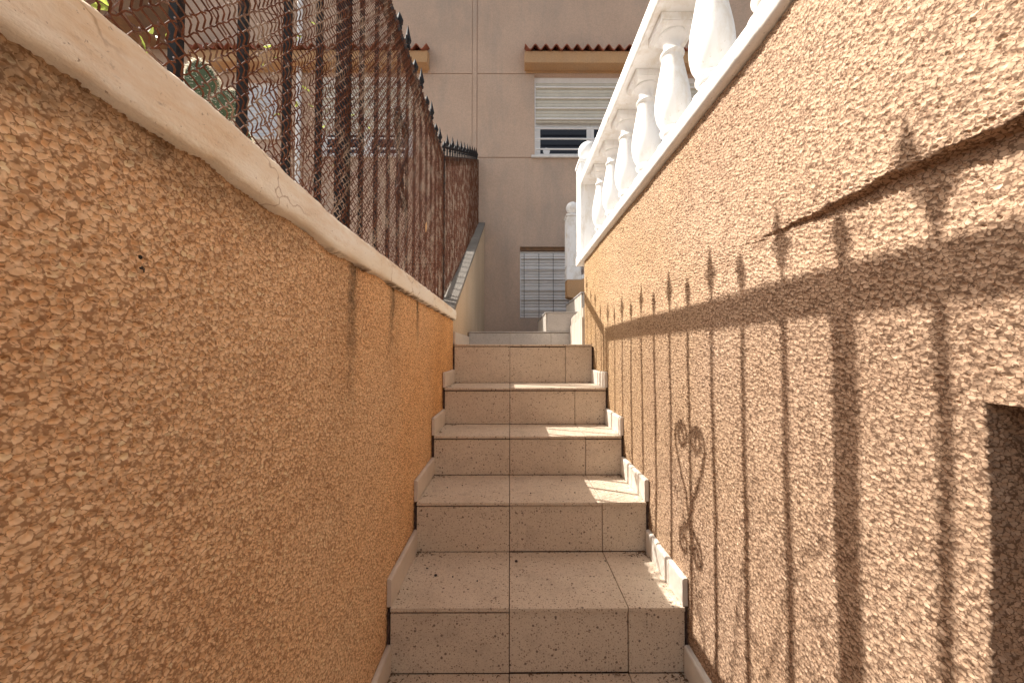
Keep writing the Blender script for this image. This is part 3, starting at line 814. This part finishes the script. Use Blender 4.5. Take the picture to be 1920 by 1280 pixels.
pad(m, sp, (cx+.0, cyy, .44), -.06, yw, .135, .088, .022)
pad(m, sp, (cx+.010, cyy+.0, .560), .30, yw, .120, .078, .018)
pad(m, sp, (cx-.012, cyy+.0, .560), -.42, yw, .110, .074, .018)
pad(m, sp, (cx+.040, cyy+.01, .668), -.20, yw+.1, .125, .080, .018)
pad(m, sp, (cx+.056, cyy+.01, .640), .75, yw+.1, .105, .076, .018)
pad(m, sp, (cx-.058, cyy-.0, .650), -.50, yw-.1, .100, .066, .018)
pad(m, sp, (cx+.055, cyy+.02, .53), .7, yw+.3, .12, .078, .02)
pad(m, sp, (cx-.075, cyy-.02, .50), -.5, yw-.1, .125, .080, .02)
m.build('pad', M['cactus'], ca, True); sp.build('spines', M['spine'], ca)

def leaf_at(m, p, d, L, W_, r):
    d = d.normalized(); s = d.cross(Vector((r.gauss(0, 1), r.gauss(0, 1), r.gauss(0, 1)))).normalized(); n = d.cross(s)
    vs = [p, p+d*L*.35+s*W_/2+n*.002, p+d*L*.7+s*W_*.38, p+d*L-n*.004, p+d*L*.7-s*W_*.38, p+d*L*.35-s*W_/2+n*.002]
    m.add(vs, [(0, 1, 2, 3), (0, 3, 4, 5)])
def plant(name, label, base, stems, seed, leafL, leafW, leafp, rad):
    r = random.Random(seed); root = empty(name, base, label, 'plant')
    b = MB(); lv = MB()
    for (tip, sub) in stems:
        p0 = Vector(base); p3 = Vector(tip); L = (p3-p0).length
        p1 = p0+Vector((r.gauss(0, .05), r.gauss(0, .05), L*.45)); p2 = p3-Vector(((p3.x-p0.x)*.35, (p3.y-p0.y)*.35, -.02*L))
        pts = []
        for i in range(15):
            t = i/14; u = 1-t
            q = p0*u**3+p1*3*u*u*t+p2*3*u*t*t+p3*t**3
            pts.append(q+Vector((r.gauss(0, .004), r.gauss(0, .004), r.gauss(0, .004))))
        b.tube(pts, [rad*(1-.75*i/14) for i in range(15)], 6)
        for k in range(sub):
            i = r.randint(5, 13); p = pts[i]; dd = Vector((r.gauss(0, .6), r.gauss(0, 1), r.uniform(-.1, 1.0))).normalized(); ln = r.uniform(.10, .30)
            tw = [p]
            for s_ in range(6):
                dd = (dd+Vector((r.gauss(0, .25), r.gauss(0, .25), r.gauss(.02, .2)))).normalized(); tw.append(tw[-1]+dd*ln/6)
            b.tube(tw, [rad*.34*(1-.11*j) for j in range(7)], 4)
            for j in range(2, 7):
                if r.random() < leafp: leaf_at(lv, tw[j], dd+Vector((r.gauss(0, .8), r.gauss(0, .8), r.gauss(0, .6))), leafL*r.uniform(.6, 1.1), leafW, r)
    b.build('branches', M['bark'], root, True); lv.build('leaves', M['leaf'], root)
plant('garden_shrub', 'sparse woody shrub with thin reddish branches behind the long mesh fence', (-.86, 1.45, .12),
      [((-.72, .95, 1.05), 7), ((-.80, 1.15, 1.30), 7), ((-.9, 1.35, 1.45), 6), ((-.75, 1.75, 1.25), 7), ((-.9, 1.95, 1.0), 6), ((-.66, 1.55, .95), 6), ((-.7, .75, .85), 6), ((-.66, 1.2, .80), 6), ((-.72, 2.2, 1.1), 6)], 3, .032, .009, .08, .0050)
plant('leafy_plant', 'narrow-leaved green plant catching the sun at the near end of the mesh fence', (-.72, .52, .12),
      [((-.62, .56, .58), 6), ((-.70, .60, .66), 6), ((-.60, .50, .50), 5), ((-.66, .44, .62), 5)], 11, .045, .010, .8, .006)

# ================================================================ LITTER
r = random.Random(21)
def zt(i): return edges[i][1]+.0006
def berry(x, y, i, s, lab, first=[None]):
    if first[0] is None:
        o = MB().sphere((0, 0, 0), 1, 12, .7).build('berry', M['berry'], None, True); first[0] = o
    else:
        o = first[0].copy(); COL.objects.link(o)
    o.scale = (s*1.1, s, s); o.location = (x, y, zt(i)+s*.7)
    tag(o, lab, 'berry', 'dried berries on the steps'); return o
def fl(xp, yp, i):       # point on tread i seen at pixel (xp, yp)
    p = R(1.66); u = (xp-957)/690; v = (640-yp)/690
    d = Vector((u, math.cos(p)-v*math.sin(p), math.sin(p)+v*math.cos(p))); t = zt(i)/d.z
    return d.x*t, d.y*t
x, y = fl(817, 1079, 3); berry(x, y, 3, .0045, 'largest black berry on the left half of the lowest full tread')
x, y = fl(968, 1053, 3); berry(x, y, 3, .0048, 'largest black berry just right of the middle joint on the lowest full tread')
for (xp, yp, i) in ((849, 1081, 3), (801, 1065, 3), (895, 1089, 3), (1135, 1052, 3), (1185, 1043, 3)):
    x, y = fl(xp, yp, i); berry(x, y, i, .0024, 'tiny dark berry on the lowest full tread')
for (xp, yp, i) in ((839, 914, 4), (867, 910, 4), (995, 925, 4), (1078, 924, 4), (1053, 901, 4)):
    x, y = fl(xp, yp, i); berry(x, y, i, .0026, 'tiny dark berry on the tread above the lowest full one')
m = MB()
def bits(m, cx_, cy_, z, n, sx, sy):
    for _ in range(n):
        px_ = cx_+r.gauss(0, sx); py_ = cy_+r.gauss(0, sy)
        px_ = min(max(px_, XL+.02), XR-.022)
        a = r.uniform(0, 6.28); L = r.uniform(.003, .014)
        d = Vector((math.cos(a), math.sin(a), r.uniform(-.1, .3)))*L
        p = Vector((px_, py_, z+.0015))
        if p.z+d.z < z+.001: d.z = 0
        m.tube([p, p+d*.5+Vector((0, 0, .001)), p+d], [.0006, .0012, .0004], 4)
for i in range(2, 7):
    yn = edges[i+1][0]; y0_, z_ = edges[i][0], zt(i)
    bits(m, XR-.035, yn-.018, z_, 44, .035, .012); bits(m, XL+.04, yn-.02, z_, 26, .035, .014)
    bits(m, .05, yn-.008, z_, 40, .24, .004); bits(m, XL+.03, y0_+.08, z_, 8, .01, .05)
tag(m.build('leaf_litter', M['dryleaf'], None), 'dark dry leaf litter and twigs in the corners of the steps', 'litter', kind='stuff')
